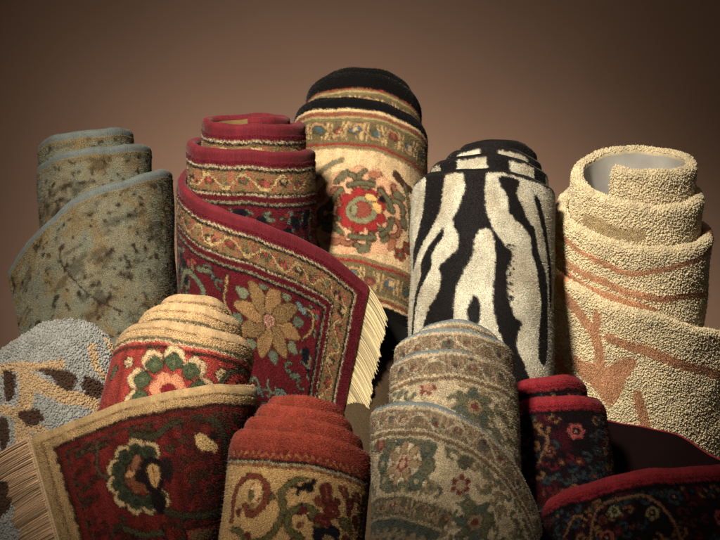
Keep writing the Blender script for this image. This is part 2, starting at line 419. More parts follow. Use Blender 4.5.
def weave_D(r):                                   # zebra stripes
    blk, crm = (14, 9, 8), (206, 200, 176)
    c = Cloth(r.S, .8, crm, 41, jag=.0016)
    S, V = c.S, c.V
    w = S + .03*vnoise(S/.12, V/.13, 5) + .012*vnoise(S/.05, V/.05, 6)
    f = np.sin(2*math.pi*w/.088 + 1.2*vnoise(S/.2, V/.25, 9))
    c.put(f > .05, blk)
    c.put((S > 2.0) & (S < 2.44), crm)
    s1=[(2.106,-.01),(2.104,.042),(2.096,.09),(2.078,.132),(2.064,.158),(2.064,.19),(2.078,.182),(2.096,.156),(2.12,.126),(2.14,.098),(2.15,.07),(2.15,-.01)]
    s1b=[(2.158,.118),(2.146,.128),(2.126,.15),(2.114,.168),(2.102,.19),(2.106,.214),(2.088,.24),(2.074,.29),(2.07,.4),(2.078,.4),(2.084,.29),(2.104,.242),(2.122,.224),(2.136,.196),(2.134,.172),(2.146,.152),(2.158,.14)]
    s2=[(2.196,-.01),(2.196,.044),(2.188,.074),(2.178,.108),(2.190,.14),(2.190,.168),(2.168,.186),(2.154,.2),(2.16,.226),(2.152,.256),(2.132,.282),(2.12,.31),(2.09,.42),(2.13,.5),(2.18,.42),(2.192,.322),(2.192,.3),(2.190,.278),(2.194,.242),(2.206,.212),(2.220,.182),(2.221,.16),(2.222,.144),(2.23,.130),(2.247,.127),(2.257,.144),(2.262,.174),(2.262,.224),(2.262,.266),(2.268,.304),(2.284,.346),(2.296,.39),(2.302,.468),(2.31,.62),(2.36,.62),(2.358,.458),(2.344,.41),(2.328,.378),(2.316,.356),(2.316,.33),(2.322,.308),(2.308,.298),(2.302,.284),(2.292,.26),(2.289,.23),(2.289,.2),(2.296,.182),(2.294,.165),(2.274,.15),(2.252,.118),(2.24,.084),(2.235,.042),(2.234,-.01)]
    s2c=[(2.227,.258),(2.216,.288),(2.220,.312),(2.230,.326),(2.240,.312),(2.240,.282)]
    s3=[(2.262,.016),(2.266,.034),(2.280,.058),(2.284,.088),(2.312,.108),(2.334,.13),(2.340,.158),(2.352,.186),(2.360,.22),(2.370,.252),(2.368,.288),(2.364,.33),(2.364,.366),(2.384,.376),(2.398,.32),(2.392,.246),(2.380,.192),(2.358,.154),(2.346,.112),(2.324,.092),(2.312,.066),(2.298,.044),(2.304,.016)]
    s4=[(2.34,.042),(2.354,.078),(2.372,.108),(2.386,.154),(2.392,.204),(2.400,.25),(2.410,.25),(2.408,.2),(2.402,.152),(2.384,.1),(2.364,.06),(2.348,.036)]
    for P in (s1, s1b, s2, s2c, s3, s4): c.poly(P, blk)
    n = c.seed
    rough = (np.abs(S-2.29) < .012) & (V > .15) & (V < .3) & (vnoise(S/.003, V/.003, 77) > .1)
    c.put(rough, blk)
    # the upper turns, blocks of stripe under a dark edge
    for s0, s1_, bl in ((.98, 2.0, ((1.262,1.305),(1.352,1.412),(1.458,1.515),(1.56,1.60),(1.7,1.75),(1.85,1.9))), (0, .98, ((.36,.40),(.46,.5),(.56,.6),(.688,.738),(.772,.838),(.9,.94)))):
        m = (S > s0) & (S < s1_) & (V < .09)
        c.put(m, blk)
        for a, b in bl: c.put(m & (S > a + .1*V) & (S < b + .15*V), crm)
    c.put(V < .010, (20, 14, 12))
    c.mottle(.10, .02, 8); c.mottle(.08, .006, 9)
    lum = c.img.mean(-1) > .2
    c.fade((170, 152, 116), lum * np.clip(fbm(S/.05, V/.07, 61)*1.5, 0, 1), .5)
    return c

def weave_E(r):                                   # golden loops with carved orange lines
    c = Cloth(r.S, .8, (220, 202, 158), 51, jag=.0018)
    org = (238, 174, 120)
    S, V = c.S, c.V
    def line(P, w): c.stroke(P, w*1.25, org, kind=1, h=.0012)
    line([(2.535,-.01),(2.551,.014),(2.589,.03),(2.631,.052),(2.651,.068),(2.669,.098),(2.69,.14)], .018)
    line([(2.640,.018),(2.650,.06)], .013)
    c.poly([(2.619,.132),(2.647,.134),(2.672,.130),(2.699,.13),(2.713,.108),(2.731,.094),(2.751,.092),(2.762,.104),(2.756,.136),(2.762,.172),(2.752,.212),(2.705,.19),(2.655,.172),(2.620,.155)], org, kind=1, h=.0012)
    line([(2.677,.06),(2.737,.066),(2.799,.066),(2.875,.07),(2.977,.076),(3.2,.1)], .016)
    line([(2.5,.12),(2.555,.16),(2.593,.18),(2.645,.204),(2.7,.26)], .02)
    line([(2.8,.16),(2.86,.22),(2.9,.3)], .016)
    line([(1.40,.05),(1.494,.026),(1.532,.030),(1.584,.038),(1.634,.044),(1.672,.038),(1.738,.026),(1.806,.016),(1.9,.0)], .010)
    line([(1.38,.08),(1.478,.070),(1.504,.072),(1.566,.078),(1.618,.082),(1.676,.088),(1.73,.098),(1.798,.1),(1.882,.112),(2.1,.09)], .012)
    c.poly([(1.50,.088),(1.55,.094),(1.60,.100),(1.656,.100),(1.704,.114),(1.712,.136),(1.696,.148),(1.666,.15),(1.606,.145),(1.54,.13)], org, kind=1, h=.0012)
    for P in ([(.2,.05),(.5,.09),(.7,.11),(1.0,.07)], [(1.9,.2),(2.2,.12),(2.45,.2)]): line(P, .012)
    cut = [(.668,.058),(.71,.068),(.775,.066),(.798,.052),(.786,.036),(.745,.042),(.70,.034),(.672,.036)]
    c.poly(cut, (208, 182, 128), kind=1, h=.0005)
    c.poly([(.5,.04),(.56,.06),(.6,.05),(.58,.03)], (208, 182, 128), kind=1)
    c.mottle(.10, .03, 4)
    c.h += (.0016*vnoise(S/.05, V/.05, 3)).astype(np.float32)
    return c

def weave_F(r):                                   # blue-grey loops, tan branch, brown leaves
    c = Cloth(r.S, .8, (156, 157, 152), 61, jag=.002, sc=1.08)
    tan, brn = (194, 162, 114), (72, 46, 28)
    def st(P, w): c.stroke(P, w, tan, kind=0)
    for off in (0, -.42, -.85):
        o = lambda P: [(x+off, y) for x, y in P]
        st(o([(1.40,.05),(1.336,.052),(1.278,.064),(1.232,.066)]), .018)
        st(o([(1.292,.066),(1.284,.106),(1.290,.182),(1.27,.3)]), .028)
        st(o([(1.285,.085),(1.226,.124),(1.168,.136),(1.1,.2)]), .026)
        st(o([(1.34,.13),(1.29,.16),(1.2,.24)]), .02)
        st(o([(1.180,.026),(1.170,.062),(1.142,.080),(1.120,.092)]), .014)
        st(o([(1.156,-.01),(1.142,.016),(1.126,.040),(1.11,.06)]), .013)
        for P in ([(1.27,.070),(1.248,.072),(1.212,.080),(1.204,.096),(1.212,.114),(1.228,.110),(1.242,.090)],
                  [(1.192,.086),(1.166,.086),(1.150,.098),(1.166,.120),(1.190,.116)],
                  [(1.338,.058),(1.322,.060),(1.308,.078),(1.308,.110),(1.318,.124),(1.332,.110)],
                  [(1.34,.15),(1.32,.16),(1.315,.20),(1.33,.21)], [(1.30,.15),(1.27,.146),(1.255,.165),(1.28,.175)],
                  [(1.34,.25),(1.30,.26),(1.3,.32),(1.34,.33)], [(1.2,.2),(1.16,.19),(1.14,.22),(1.18,.24)]):
            c.poly(o(P), brn, kind=0)
    c.mottle(.12, .02, 4)
    c.h += (.001*vnoise(c.S/.03, c.V/.03, 3)).astype(np.float32)
    return c

def weave_G(r):                                   # coral red field in a wide cream edge
    red = (112, 28, 22)
    c = Cloth(r.S, .7, red, 71)
    S, V = c.S, c.V
    green, cream, dark, tan = (62, 66, 44), (196, 164, 108), (40, 24, 18), (190, 150, 96)
    c.fade((190, 66, 50), np.clip((1.75 - S)/.2, 0, 1), .85)
    c.streak(.42, 6, .008, .3)
    e = (c.Slen - S) * .96
    u = np.minimum(V, e); a = np.where(V < e, S, V)
    c.clip = u > .045
    c.allover((1.87, .045, r.S, .7), .036, [(76, 44, 28), (96, 26, 20), (60, 50, 32)], (54, 24, 18), 45, avoid=[(2.142, .135, .07)], leafs=[(70, 58, 34), (84, 36, 24)], dens=.8)
    c.stroke([(2.14,.060),(2.10,.070),(2.06,.052),(2.01,.050),(1.975,.075),(1.965,.14),(1.95,.2),(2.0,.215),(2.07,.212),(2.11,.20)], .011, (66, 60, 38), dark)
    c.vine_band(u, a, .040, .052, .04, (100, 26, 20), (70, 60, 38), dark, [(dark, (120, 60, 40))], .003)
    c.stroke([(2.20,.05),(2.215,.1),(2.19,.13)], .005, (88, 70, 46), dark); c.stroke([(2.235,.06),(2.19,.06)], .005, (88, 70, 46), dark)
    c.stroke([(2.2,.21),(2.17,.23),(2.13,.235)], .009, (80, 74, 46), dark)
    x0, y0 = 2.142, .135
    for i in range(9):                            # lobes with cream rims
        an = math.pi*(.30 + .172*i)
        p = (x0 - .049*math.cos(an), y0 - .050*math.sin(an))
        c.rosette(p, .0195, 5, cream, dark, cream, depth=.12)
    for i in range(9):
        an = math.pi*(.30 + .172*i)
        p = (x0 - .044*math.cos(an), y0 - .045*math.sin(an))
        c.rosette(p, .0145, 4, green, (40, 44, 32), (44, 50, 36), depth=.15)
    c.rosette((x0, y0), .034, 7, (120, 66, 34), dark, dark, depth=.3)
    c.leaf((x0-.022, y0+.004), .066, .040, 1.4, (34, 20, 22), (24, 16, 16)); c.leaf((x0-.024, y0+.002), .042, .022, 1.4, (196, 150, 84), dark, dark)
    c.leaf((x0+.02, y0-.01), .022, .012, .4, (196, 140, 80), dark)
    c.leaf((x0-.02, y0+.05), .036, .024, 1.5, (30, 22, 22), dark); c.leaf((x0-.05, y0-.004), .04, .02, 1.5, (40, 26, 24), dark); c.leaf((x0+.004, y0-.026), .03, .014, .9, (150, 96, 60), dark)
    c.poly([(2.030,.082),(2.016,.078),(1.998,.090),(1.986,.104),(1.992,.114),(2.012,.106),(2.026,.104)], (206, 170, 104), (90, 44, 24))
    c.leaf((1.996,.086), .014, .012, .3, dark, dark)
    # second border corner low on the flap
    b = (V > .232) & (S < 2.083) & (S > 1.9); c.put(b, dark); c.put((V > .236) & (S < 2.078) & (S > 1.9), (168, 60, 44)); c.put((V > .240) & (S < 2.073) & (S > 1.9), (126, 96, 56))
    c.clip = (V > .02) & (S < 1.85)
    for x0 in (1.262, .62):                       # scalloped palmette on the rolled part
        for i in range(7):
            an = math.pi*(-.12 + .207*i); p = (x0 + .060*math.cos(an), .122 - .062*math.sin(an))
            c.rosette(p, .021, 5, (222, 190, 138), (90, 50, 34), (222, 190, 138), depth=.15)
        for i in range(7):
            an = math.pi*(-.12 + .207*i); p = (x0 + .050*math.cos(an), .122 - .052*math.sin(an))
            c.rosette(p, .0165, 4, (86, 98, 64), (50, 54, 38), (104, 112, 76), depth=.2)
        c.rosette((x0, .122), .036, 6, (222, 150, 104), (120, 50, 36), (140, 26, 28), depth=.25)
        c.rosette((x0-.085, .075), .014, 5, (222, 190, 138), dark, (222, 190, 138))
        c.rosette((x0+.08, .075), .012, 5, (222, 190, 138), dark, (222, 190, 138))
        c.stroke([(x0-.08,.11),(x0-.10,.07),(x0-.14,.055),(x0-.18,.06),(x0-.22,.09)], .010, (96, 84, 60), dark)
        c.leaf((x0-.14,.09), .05, .028, .6, (130, 30, 28), dark); c.leaf((x0+.115,.09), .03, .016, 1.2, (98, 104, 74), dark)
        c.rosette((x0-.10,.125), .03, 6, (98, 104, 70), (222, 190, 138), (140, 34, 30))
    c.clip = None
    c.zig(u, a, .034, .038, (90, 40, 24), .006); c.zig(u, a, .030, .0345, (44, 26, 18), .006)
    c.put(u < .030, (184, 150, 96)); c.fade((206, 170, 116), (S < 1.8) & (V < .03), .9)
    m = (S < 1.8)
    c.put(m & (V > .030) & (V < .0345), (96, 88, 56)); c.zig(np.where(m, V, 9), S, .0345, .0385, (226, 196, 150), .006)
    c.put((u > .0125) & (u < .0155), (128, 96, 56)); 
    c.h -= (.0025*np.exp(-((u-.014)/.0022)**2)).astype(np.float32)
    c.streak(.14, 9, .004, .1, mask=u < .03)
    return c

def weave_H(r):                                   # rust cap, honey field
    c = Cloth(r.S, .6, (196, 156, 92), 81, jag=.0019)
    S, V = c.S, c.V
    olive, brn, ox, dark, rust = (104, 96, 50), (70, 34, 18), (108, 34, 28), (32, 20, 18), (148, 54, 32)
    c.mottle(.12, .04, 4)
    c.clip = V > .07
    for dx in (0, -.36, -.72, -1.08, .36):
        o = lambda P: [(x+dx, y) for x, y in P]
        c.stroke(o([(1.79,.19),(1.822,.17),(1.836,.13),(1.83,.095),(1.86,.07),(1.875,.062)]), .0085, olive, brn)
        c.stroke(o([(1.742,.15),(1.742,.10),(1.772,.075),(1.80,.085),(1.806,.115),(1.785,.14),(1.77,.125)]), .008, (132, 62, 34), brn)
        c.leaf((1.786+dx,.105), .034, .02, 1.6, (216, 176, 116), ox)
        c.stroke(o([(1.80,.205),(1.77,.17),(1.75,.165)]), .0085, olive, brn)
        c.stroke(o([(1.87,.17),(1.85,.16),(1.845,.135),(1.865,.12),(1.885,.122),(1.88,.132)]), .010, olive, dark)
        c.stroke(o([(1.852,.098),(1.865,.082),(1.872,.09),(1.875,.074)]), .007, dark, dark, .001)
        c.stroke(o([(1.845,.088),(1.86,.090)]), .006, dark)
        c.leaf((1.905+dx,.058), .03, .013, .3, olive, brn, brn)
        for (x, y, L, W, A, q) in ((1.90,.09,.034,.02,1.3,ox),(1.915,.115,.03,.024,.3,ox),(1.90,.135,.03,.018,.1,ox),(1.935,.08,.034,.014,.9,(120,60,36)),(1.95,.10,.03,.016,1.5,ox),(1.965,.08,.02,.014,.3,(120,60,36)),(1.945,.13,.028,.018,.5,olive),(1.97,.12,.024,.014,1.2,ox),(1.955,.155,.024,.014,0,ox)):
            c.leaf((x+dx, y), L, W, A, q, brn, (170, 110, 70))
        c.rosette((1.915+dx,.165), .030, 4, (26, 26, 38), (20, 18, 24), (150, 120, 76), rot=.4, depth=.4)
        c.stroke(o([(1.96,.17),(1.985,.14),(1.99,.09),(1.975,.05)]), .006, (130, 70, 44), brn)
        c.stroke(o([(1.86,.19),(1.83,.22),(1.80,.24)]), .009, olive, brn)
        g = np.random.default_rng(6)
        for k in range(60):
            x, y = 1.73 + dx + .30*g.random(), .075 + .2*g.random()
            q = [olive, ox, (132, 62, 34), (150, 110, 56)][k % 4]
            sl = c.at(np.array([x]), np.array([y]))[0]
            if sl.sum() > .8: c.leaf((x, y), g.uniform(.010, .018), g.uniform(.006, .010), g.uniform(0, 3), q, brn)
        c.rosette((1.775+dx,.235), .02, 5, ox, brn, olive)
    c.clip = None
    c.put(V < .068, rust)
    c.fade((116, 34, 22), (V > .030) & (V < .046), .8)
    per = .0125; fx = np.abs(((S/per) % 1) - .5)*2
    tri = (V > .031) & (V < .043) & (fx < (V-.031)/.012)
    c.put(tri, (176, 108, 56)); c.put(tri & (fx < (V-.036)/.010), (120, 40, 24))
    c.put((V > .046) & (V < .050), (34, 22, 18))
    c.zig(V, S, .050, .0535, (164, 156, 116), .008, .0004); c.put((V > .0535) & (V < .059), (110, 52, 28))
    q = ((S/.008) % 1) < .5; c.put((V > .0545) & (V < .058) & q, (160, 110, 60)); c.put((V > .059) & (V < .068), (196, 156, 92))
    c.streak(.12, 9, .004, .05, mask=V < .046)
    return c

def weave_I(r):                                   # pale sage and cream florals, blue-grey edge
    c = Cloth(r.S, .7, (206, 184, 136), 91)
    S, V = c.S, c.V
    ol, gr, br, red, gold = (116, 112, 74), (96, 104, 84), (140, 104, 60), (134, 52, 34), (166, 136, 82)
    u = V
    c.clip = V > .062
    c.allover((0, .05, r.S, .7), .042, [ol, gr, (150, 128, 80), gold], (128, 112, 74), 15, avoid=[(1.312,.064,.03), (2.03,.10,.07), (2.154,.112,.024), (1.962,.07,.02)], leafs=[ol, gr, gold])
    c.rosette((1.312,.066), .019, 6, red, (206, 170, 120), (190, 130, 90), rot=.3, depth=.45)
    for i in range(10):
        a = i*.628; c.rosette((2.028+.052*math.cos(a), .104+.048*math.sin(a)), .0175, 5, gr if i % 2 else ol, (74, 74, 50), (170, 150, 100) if i % 3 else ol, rot=a)
    for i in range(7):
        a = i*.9; c.leaf((2.028+.027*math.cos(a), .104+.026*math.sin(a)), .026, .013, a, gold, (110, 70, 40))
    c.rosette((2.028,.108), .017, 5, red, (196, 160, 110), (196, 150, 100), rot=.3, depth=.45)
    c.rosette((2.154,.112), .022, 6, red, (206, 180, 130), (196, 160, 110), rot=.1, depth=.5)
    c.rosette((1.962,.07), .016, 4, red, (120, 100, 60), (170, 90, 60), rot=.4, depth=.3)
    for (x, y, R) in ((2.22,.155,.045), (2.30,.22,.045), (1.39,.1,.04), (2.14,.045+.03,.014)):
        for i in range(7):
            a = i*.9; c.leaf((x+R*.6*math.cos(a), y+R*.6*math.sin(a)), R*.7, R*.34, a+.6, gr if i % 2 else ol, (92, 84, 56))
        c.rosette((x, y), R*.4, 5, gold, (110, 90, 56), red)
    # the far border turning in at the bottom left
    m = (S > 1.75) & (S < 2.17) & (V > .150); d = V - .155 - .00*(S-1.9)
    c.clip = m
    c.put((d > 0) & (d < .075), (98, 94, 60)); c.vine_band(d, S, .006, .034, .07, (106, 98, 64), (160, 134, 86), (70, 62, 40), [((120, 50, 34), (180, 140, 90)), (ol, red)], .004)
    c.zig(d, S, -.001, .004, (196, 170, 116)); c.zig(d, S, .036, .041, (176, 152, 104)); c.put((d > .041), (86, 92, 76))
    c.zig(d, S, .060, .075, (150, 128, 84), .03, .004)
    c.clip = None
    c.put(V < .062, (120, 104, 70))
    c.put(V < .007, (124, 138, 138))
    c.zig(V, S, .007, .013, (200, 176, 132), .008, .0012); 
    c.vine_band(V, S, .014, .046, .06, (136, 112, 76), (190, 170, 128), (98, 84, 60), [((130, 60, 40), (186, 150, 100)), (gr, (110, 44, 32)), ((150, 110, 66), ol)], .004)
    c.zig(V, S, .046, .051, (212, 188, 140), .008); c.zig(V, S, .051, .058, (130, 96, 56), .03, .001); c.put((V > .058) & (V < .062), (206, 184, 136))
    c.mottle(.14, .03, 5); c.mottle(.16, .008, 6)
    return c

def weave_J(r):                                   # near-black field with crimson edge
    c = Cloth(r.S, .6, (26, 14, 20), 101)
    S, V = c.S, c.V
    teal, coral, gold, ox, navy = (50, 66, 70), (176, 78, 72), (136, 92, 46), (96, 20, 28), (18, 16, 26)
    c.fade((72, 12, 22), np.clip(fbm(S/.04, V/.04, 9)*2.5, 0, 1), .8)
    c.allover((0, .03, r.S, .6), .034, [teal, (110, 60, 40), ox, gold], navy, 25, avoid=[(1.725,.09,.03), (.733,.07,.03), (1.837,.08,.022)], leafs=[gold, ox, teal])
    for (x, y, R, p) in ((.733,.066,.018,coral), (.700,.100,.011,teal), (.665,.08,.012,(150,90,50)), (.78,.10,.013,(120,60,34)), (1.725,.09,.018,coral), (1.70,.13,.02,(110,140,146)), (1.84,.075,.014,(150,130,76)), (1.80,.11,.013,gold), (1.80,.05,.016,teal), (1.90,.06,.013,(156,150,100)), (1.92,.1,.017,(140,70,50)), (1.66,.05,.014,gold), (1.64,.12,.015,coral)):
        c.rosette((x, y), R, 6, p, navy, (20, 14, 20), rot=x*40, depth=.35, eye=(190, 130, 110))
    for P in ([(.655,.03),(.64,.07),(.62,.13)], [(.80,.05),(.78,.08),(.80,.12)], [(1.95,.10),(1.93,.05),(1.88,.04),(1.84,.05),(1.81,.09),(1.80,.14)], [(2.0,.08),(1.97,.05),(1.95,.06)], [(1.72,.04),(1.68,.07),(1.66,.11)]):
        c.stroke(P, .0045, (140, 96, 60), navy)
    c.put(V < .026, (150, 22, 36)); c.put((V > .019) & (V < .0215), (90, 10, 22))
    c.zig(V, S, .026, .032, (16, 12, 16), .007, .001)
    c.streak(.14, 3, .003, .04)
    return c
# ---------------------------------------------------------------- materials
scene = bpy.context.scene
COL = bpy.context.collection

def nodes(name):
    m = bpy.data.materials.new(name); m.use_nodes = True
    nt = m.node_tree; p = nt.nodes['Principled BSDF']
    return m, nt, p

def wool(name, rough=.9, sheen=.12, spec=.12, grain=.25, tint=(1, .93, .85)):
    """dyed yarn: the knot colour varied by fine noise, with a little sheen"""
    m, nt, p = nodes(name)
    at_ = nt.nodes.new('ShaderNodeAttribute'); at_.attribute_name = 'dye'
    tc = nt.nodes.new('ShaderNodeTexCoord')
    n = nt.nodes.new('ShaderNodeTexNoise'); n.inputs['Scale'].default_value = 420; n.inputs['Detail'].default_value = 2
    nt.links.new(tc.outputs['Object'], n.inputs['Vector'])
    mr = nt.nodes.new('ShaderNodeMapRange'); mr.inputs['From Min'].default_value = .3; mr.inputs['From Max'].default_value = .7
    mr.inputs['To Min'].default_value = 1 - grain; mr.inputs['To Max'].default_value = 1 + grain
    nt.links.new(n.outputs['Fac'], mr.inputs['Value'])
    vm = nt.nodes.new('ShaderNodeVectorMath'); vm.operation = 'SCALE'
    nt.links.new(at_.outputs['Color'], vm.inputs[0]); nt.links.new(mr.outputs['Result'], vm.inputs['Scale'])
    nt.links.new(vm.outputs['Vector'], p.inputs['Base Color'])
    b = nt.nodes.new('ShaderNodeBump'); b.inputs['Strength'].default_value = .5; b.inputs['Distance'].default_value = .001
    nt.links.new(n.outputs['Fac'], b.inputs['Height']); nt.links.new(b.outputs['Normal'], p.inputs['Normal'])
    p.inputs['Roughness'].default_value = rough; p.inputs['Specular IOR Level'].default_value = spec
    p.inputs['Sheen Weight'].default_value = sheen; p.inputs['Sheen Roughness'].default_value = .4
    p.inputs['Sheen Tint'].default_value = (*tint, 1)
    return m

def jute(name, col, dark):
    """woven backing cloth"""
    m, nt, p = nodes(name)
    uv = nt.nodes.new('ShaderNodeUVMap'); uv.uv_map = 'weave'
    w = []
    for d in ('X', 'Y'):
        t = nt.nodes.new('ShaderNodeTexWave'); t.bands_direction = d; t.inputs['Scale'].default_value = 190
        t.inputs['Distortion'].default_value = 3.5; t.inputs['Detail Scale'].default_value = 2
        nt.links.new(uv.outputs[0], t.inputs['Vector']); w.append(t)
    mx = nt.nodes.new('ShaderNodeMath'); mx.operation = 'MULTIPLY'
    nt.links.new(w[0].outputs['Fac'], mx.inputs[0]); nt.links.new(w[1].outputs['Fac'], mx.inputs[1])
    c = nt.nodes.new('ShaderNodeMix'); c.data_type = 'RGBA'
    c.inputs['A'].default_value = (*lin(dark), 1); c.inputs['B'].default_value = (*lin(col), 1)
    nt.links.new(mx.outputs[0], c.inputs['Factor'])
    n = nt.nodes.new('ShaderNodeTexNoise'); n.inputs['Scale'].default_value = 16; n.inputs['Detail'].default_value = 5; nt.links.new(uv.outputs[0], n.inputs['Vector'])
    mr = nt.nodes.new('ShaderNodeMapRange'); mr.inputs['To Min'].default_value = .55; mr.inputs['To Max'].default_value = 1.35; nt.links.new(n.outputs['Fac'], mr.inputs['Value'])
    vm = nt.nodes.new('ShaderNodeVectorMath'); vm.operation = 'SCALE'; nt.links.new(c.outputs['Result'], vm.inputs[0]); nt.links.new(mr.outputs['Result'], vm.inputs['Scale'])
    nt.links.new(vm.outputs['Vector'], p.inputs['Base Color'])
    b = nt.nodes.new('ShaderNodeBump'); b.inputs['Strength'].default_value = .6; b.inputs['Distance'].default_value = .001
    nt.links.new(mx.outputs[0], b.inputs['Height']); nt.links.new(b.outputs['Normal'], p.inputs['Normal'])
    p.inputs['Roughness'].default_value = .95; p.inputs['Specular IOR Level'].default_value = .1
    return m

# ---------------------------------------------------------------- mesh helpers
def link_mesh(name, V, loops, sizes, mat, parent, dye=None, uv=None, smooth=True):
    me = bpy.data.meshes.new(name)
    nv, nf = len(V), len(sizes)
    me.vertices.add(nv); me.vertices.foreach_set('co', np.ascontiguousarray(V, np.float32).ravel())
    me.loops.add(len(loops)); me.loops.foreach_set('vertex_index', loops.astype(np.int32))
    me.polygons.add(nf)
    me.polygons.foreach_set('loop_start', np.r_[0, np.cumsum(sizes)[:-1]].astype(np.int32))
    me.polygons.foreach_set('use_smooth', np.full(nf, smooth))
    if dye is not None:
        a = me.attributes.new('dye', 'FLOAT_COLOR', 'POINT')
        a.data.foreach_set('color', np.c_[dye, np.ones(nv)].astype(np.float32).ravel())
    if uv is not None:
        l = me.uv_layers.new(name='weave'); l.data.foreach_set('uv', uv[loops].astype(np.float32).ravel())
    me.update(calc_edges=True)
    me.materials.append(mat)
    o = bpy.data.objects.new(name, me); COL.objects.link(o)
    if parent is not None: o.parent = parent
    return o

def proj(X):
    d = X[..., 1] - CAM[1]
    return 360 + X[..., 0] / K * 3.6 / d, 270 - (X[..., 2] - CAM[2]) / K * 3.6 / d

def profile(r, w, bulge, ribs=None):
    """w >= 0: down the pile face; w < 0: over the rounded top towards the back"""
    t = r.thick / 2
    if bulge < 1:                               # a soft edge that rolls over towards the roll's axis
        R = t * .42; H = bulge * .05; v0 = .004 + R
        a = np.clip(-w / R, 0, math.pi); x = np.clip(w / H, 0, 1)
        o = np.where(w < 0, -t + R + np.cos(a) * R, -t + 2*R + (2*t - 2*R) * np.sqrt(np.clip(1 - (1 - x)**2, 0, 1)))
        return o, np.where(w < 0, v0 - np.sin(a) * R, v0 + w), v0
    R = t * bulge; v0 = .004 + R
    # the rim is a half tube of radius R blending into the face
    a = np.clip(-w / R, 0, math.pi)             # 0 at the face, pi at the back
    if ribs is not None: R = R * (1 + .02*np.sin(ribs*2*math.pi/.0052 + 2*vnoise(ribs/.02, w/.02, 5)) + .10*vnoise(ribs/.028, w*0, 9))
    o = np.where(w < 0, np.cos(a) * R, t + (R - t) * np.exp(-(w / (R*1.3)) ** 2))
    v = np.where(w < 0, v0 - np.sin(a) * R, v0 + w)
    return o, v, v0

def hidden(r, s, v, margin=.012):
    q, z = r.plane(s, v)
    t = np.interp(q, r.qq, r.t_tab)
    zo = np.interp(t + 1, r.t_tab, r.drop)
    return (t + 1 < r.t_end) & (z > zo + margin)

def tufts(kind, X, N, T, B, col, L, W, g, lay):
    """kind 0: cut yarn ends (slim pyramids); kind 1: loops (rounded blobs)"""
    n = len(X)
    d = N + T * lay + g.normal(0, .28 if kind == 0 else .4, (n, 3)); d /= np.linalg.norm(d, axis=1)[:, None]
    a = np.cross(d, B + g.normal(0, .6, (n, 3))); a /= np.linalg.norm(a, axis=1)[:, None]
    b = np.cross(d, a)
    vl = .25 if kind == 0 else .42
    L = (L * g.uniform(1-vl, 1+vl, n))[:, None]; W = (W * g.uniform(1-vl*.9, 1+vl*.9, n))[:, None]
    if kind == 0:
        base = X - N * .0006
        V = np.stack([base + a*W*.5, base + (-.5*a + .87*b)*W*.5, base + (-.5*a - .87*b)*W*.5,
                      base + d*L], 1).reshape(-1, 3)
        F = np.array([0,1,3, 1,2,3, 2,0,3]); k = 4
        C = np.repeat(col * g.uniform(.82, 1.18, (n, 1)), 4, 0)
    else:
        rings = [(-.2, .8), (.30, 1.0), (.72, .72)]
        P = []; m = 6
        for h, rr in rings:
            for j in range(m):
                an = 2*math.pi*j/m
                P.append(X + d*L*h + (a*math.cos(an) + b*math.sin(an)*.75)*W*.5*rr)
        P.append(X + d*L*.95)
        V = np.stack(P, 1).reshape(-1, 3); k = len(P); F = []
        for i in range(2):
            for j in range(m):
                p, q = i*m+j, i*m+(j+1) % m
                F += [p, q, q+m, p, q+m, p+m]
        for j in range(m): F += [2*m+j, 2*m+(j+1) % m, 3*m]
        F = np.array(F)
        C = np.repeat(col * g.uniform(.85, 1.15, (n, 1)), k, 0)
    loops = (np.arange(n)[:, None] * k + F[None, :]).ravel()
    return V, loops, C

def surf(r, s, w, bulge, cl, rim_w=0, eps=.0015):
    def P(s_, w_):
        o, v, v0 = profile(r, w_, bulge, s_ if rim_w > 0 else None)
        h = cl.at(s_, np.maximum(w_, 0), cl.h)
        return r.xyz(s_, np.minimum(v, r.vmax(s_)), o + np.where(w_ > 0, h, 0))
    X = P(s, w); Ts = r.xyz(s+eps, *profile(r, w, bulge)[1::-1]) - r.xyz(s-eps, *profile(r, w, bulge)[1::-1])
    Tw = r.xyz(s, *profile(r, w+eps, bulge)[1::-1]) - r.xyz(s, *profile(r, w-eps, bulge)[1::-1])
    Ts /= np.linalg.norm(Ts, axis=-1)[..., None] + 1e-12; Tw /= np.linalg.norm(Tw, axis=-1)[..., None] + 1e-12
    N = np.cross(Ts, Tw); 
    return X, Ts, Tw, N

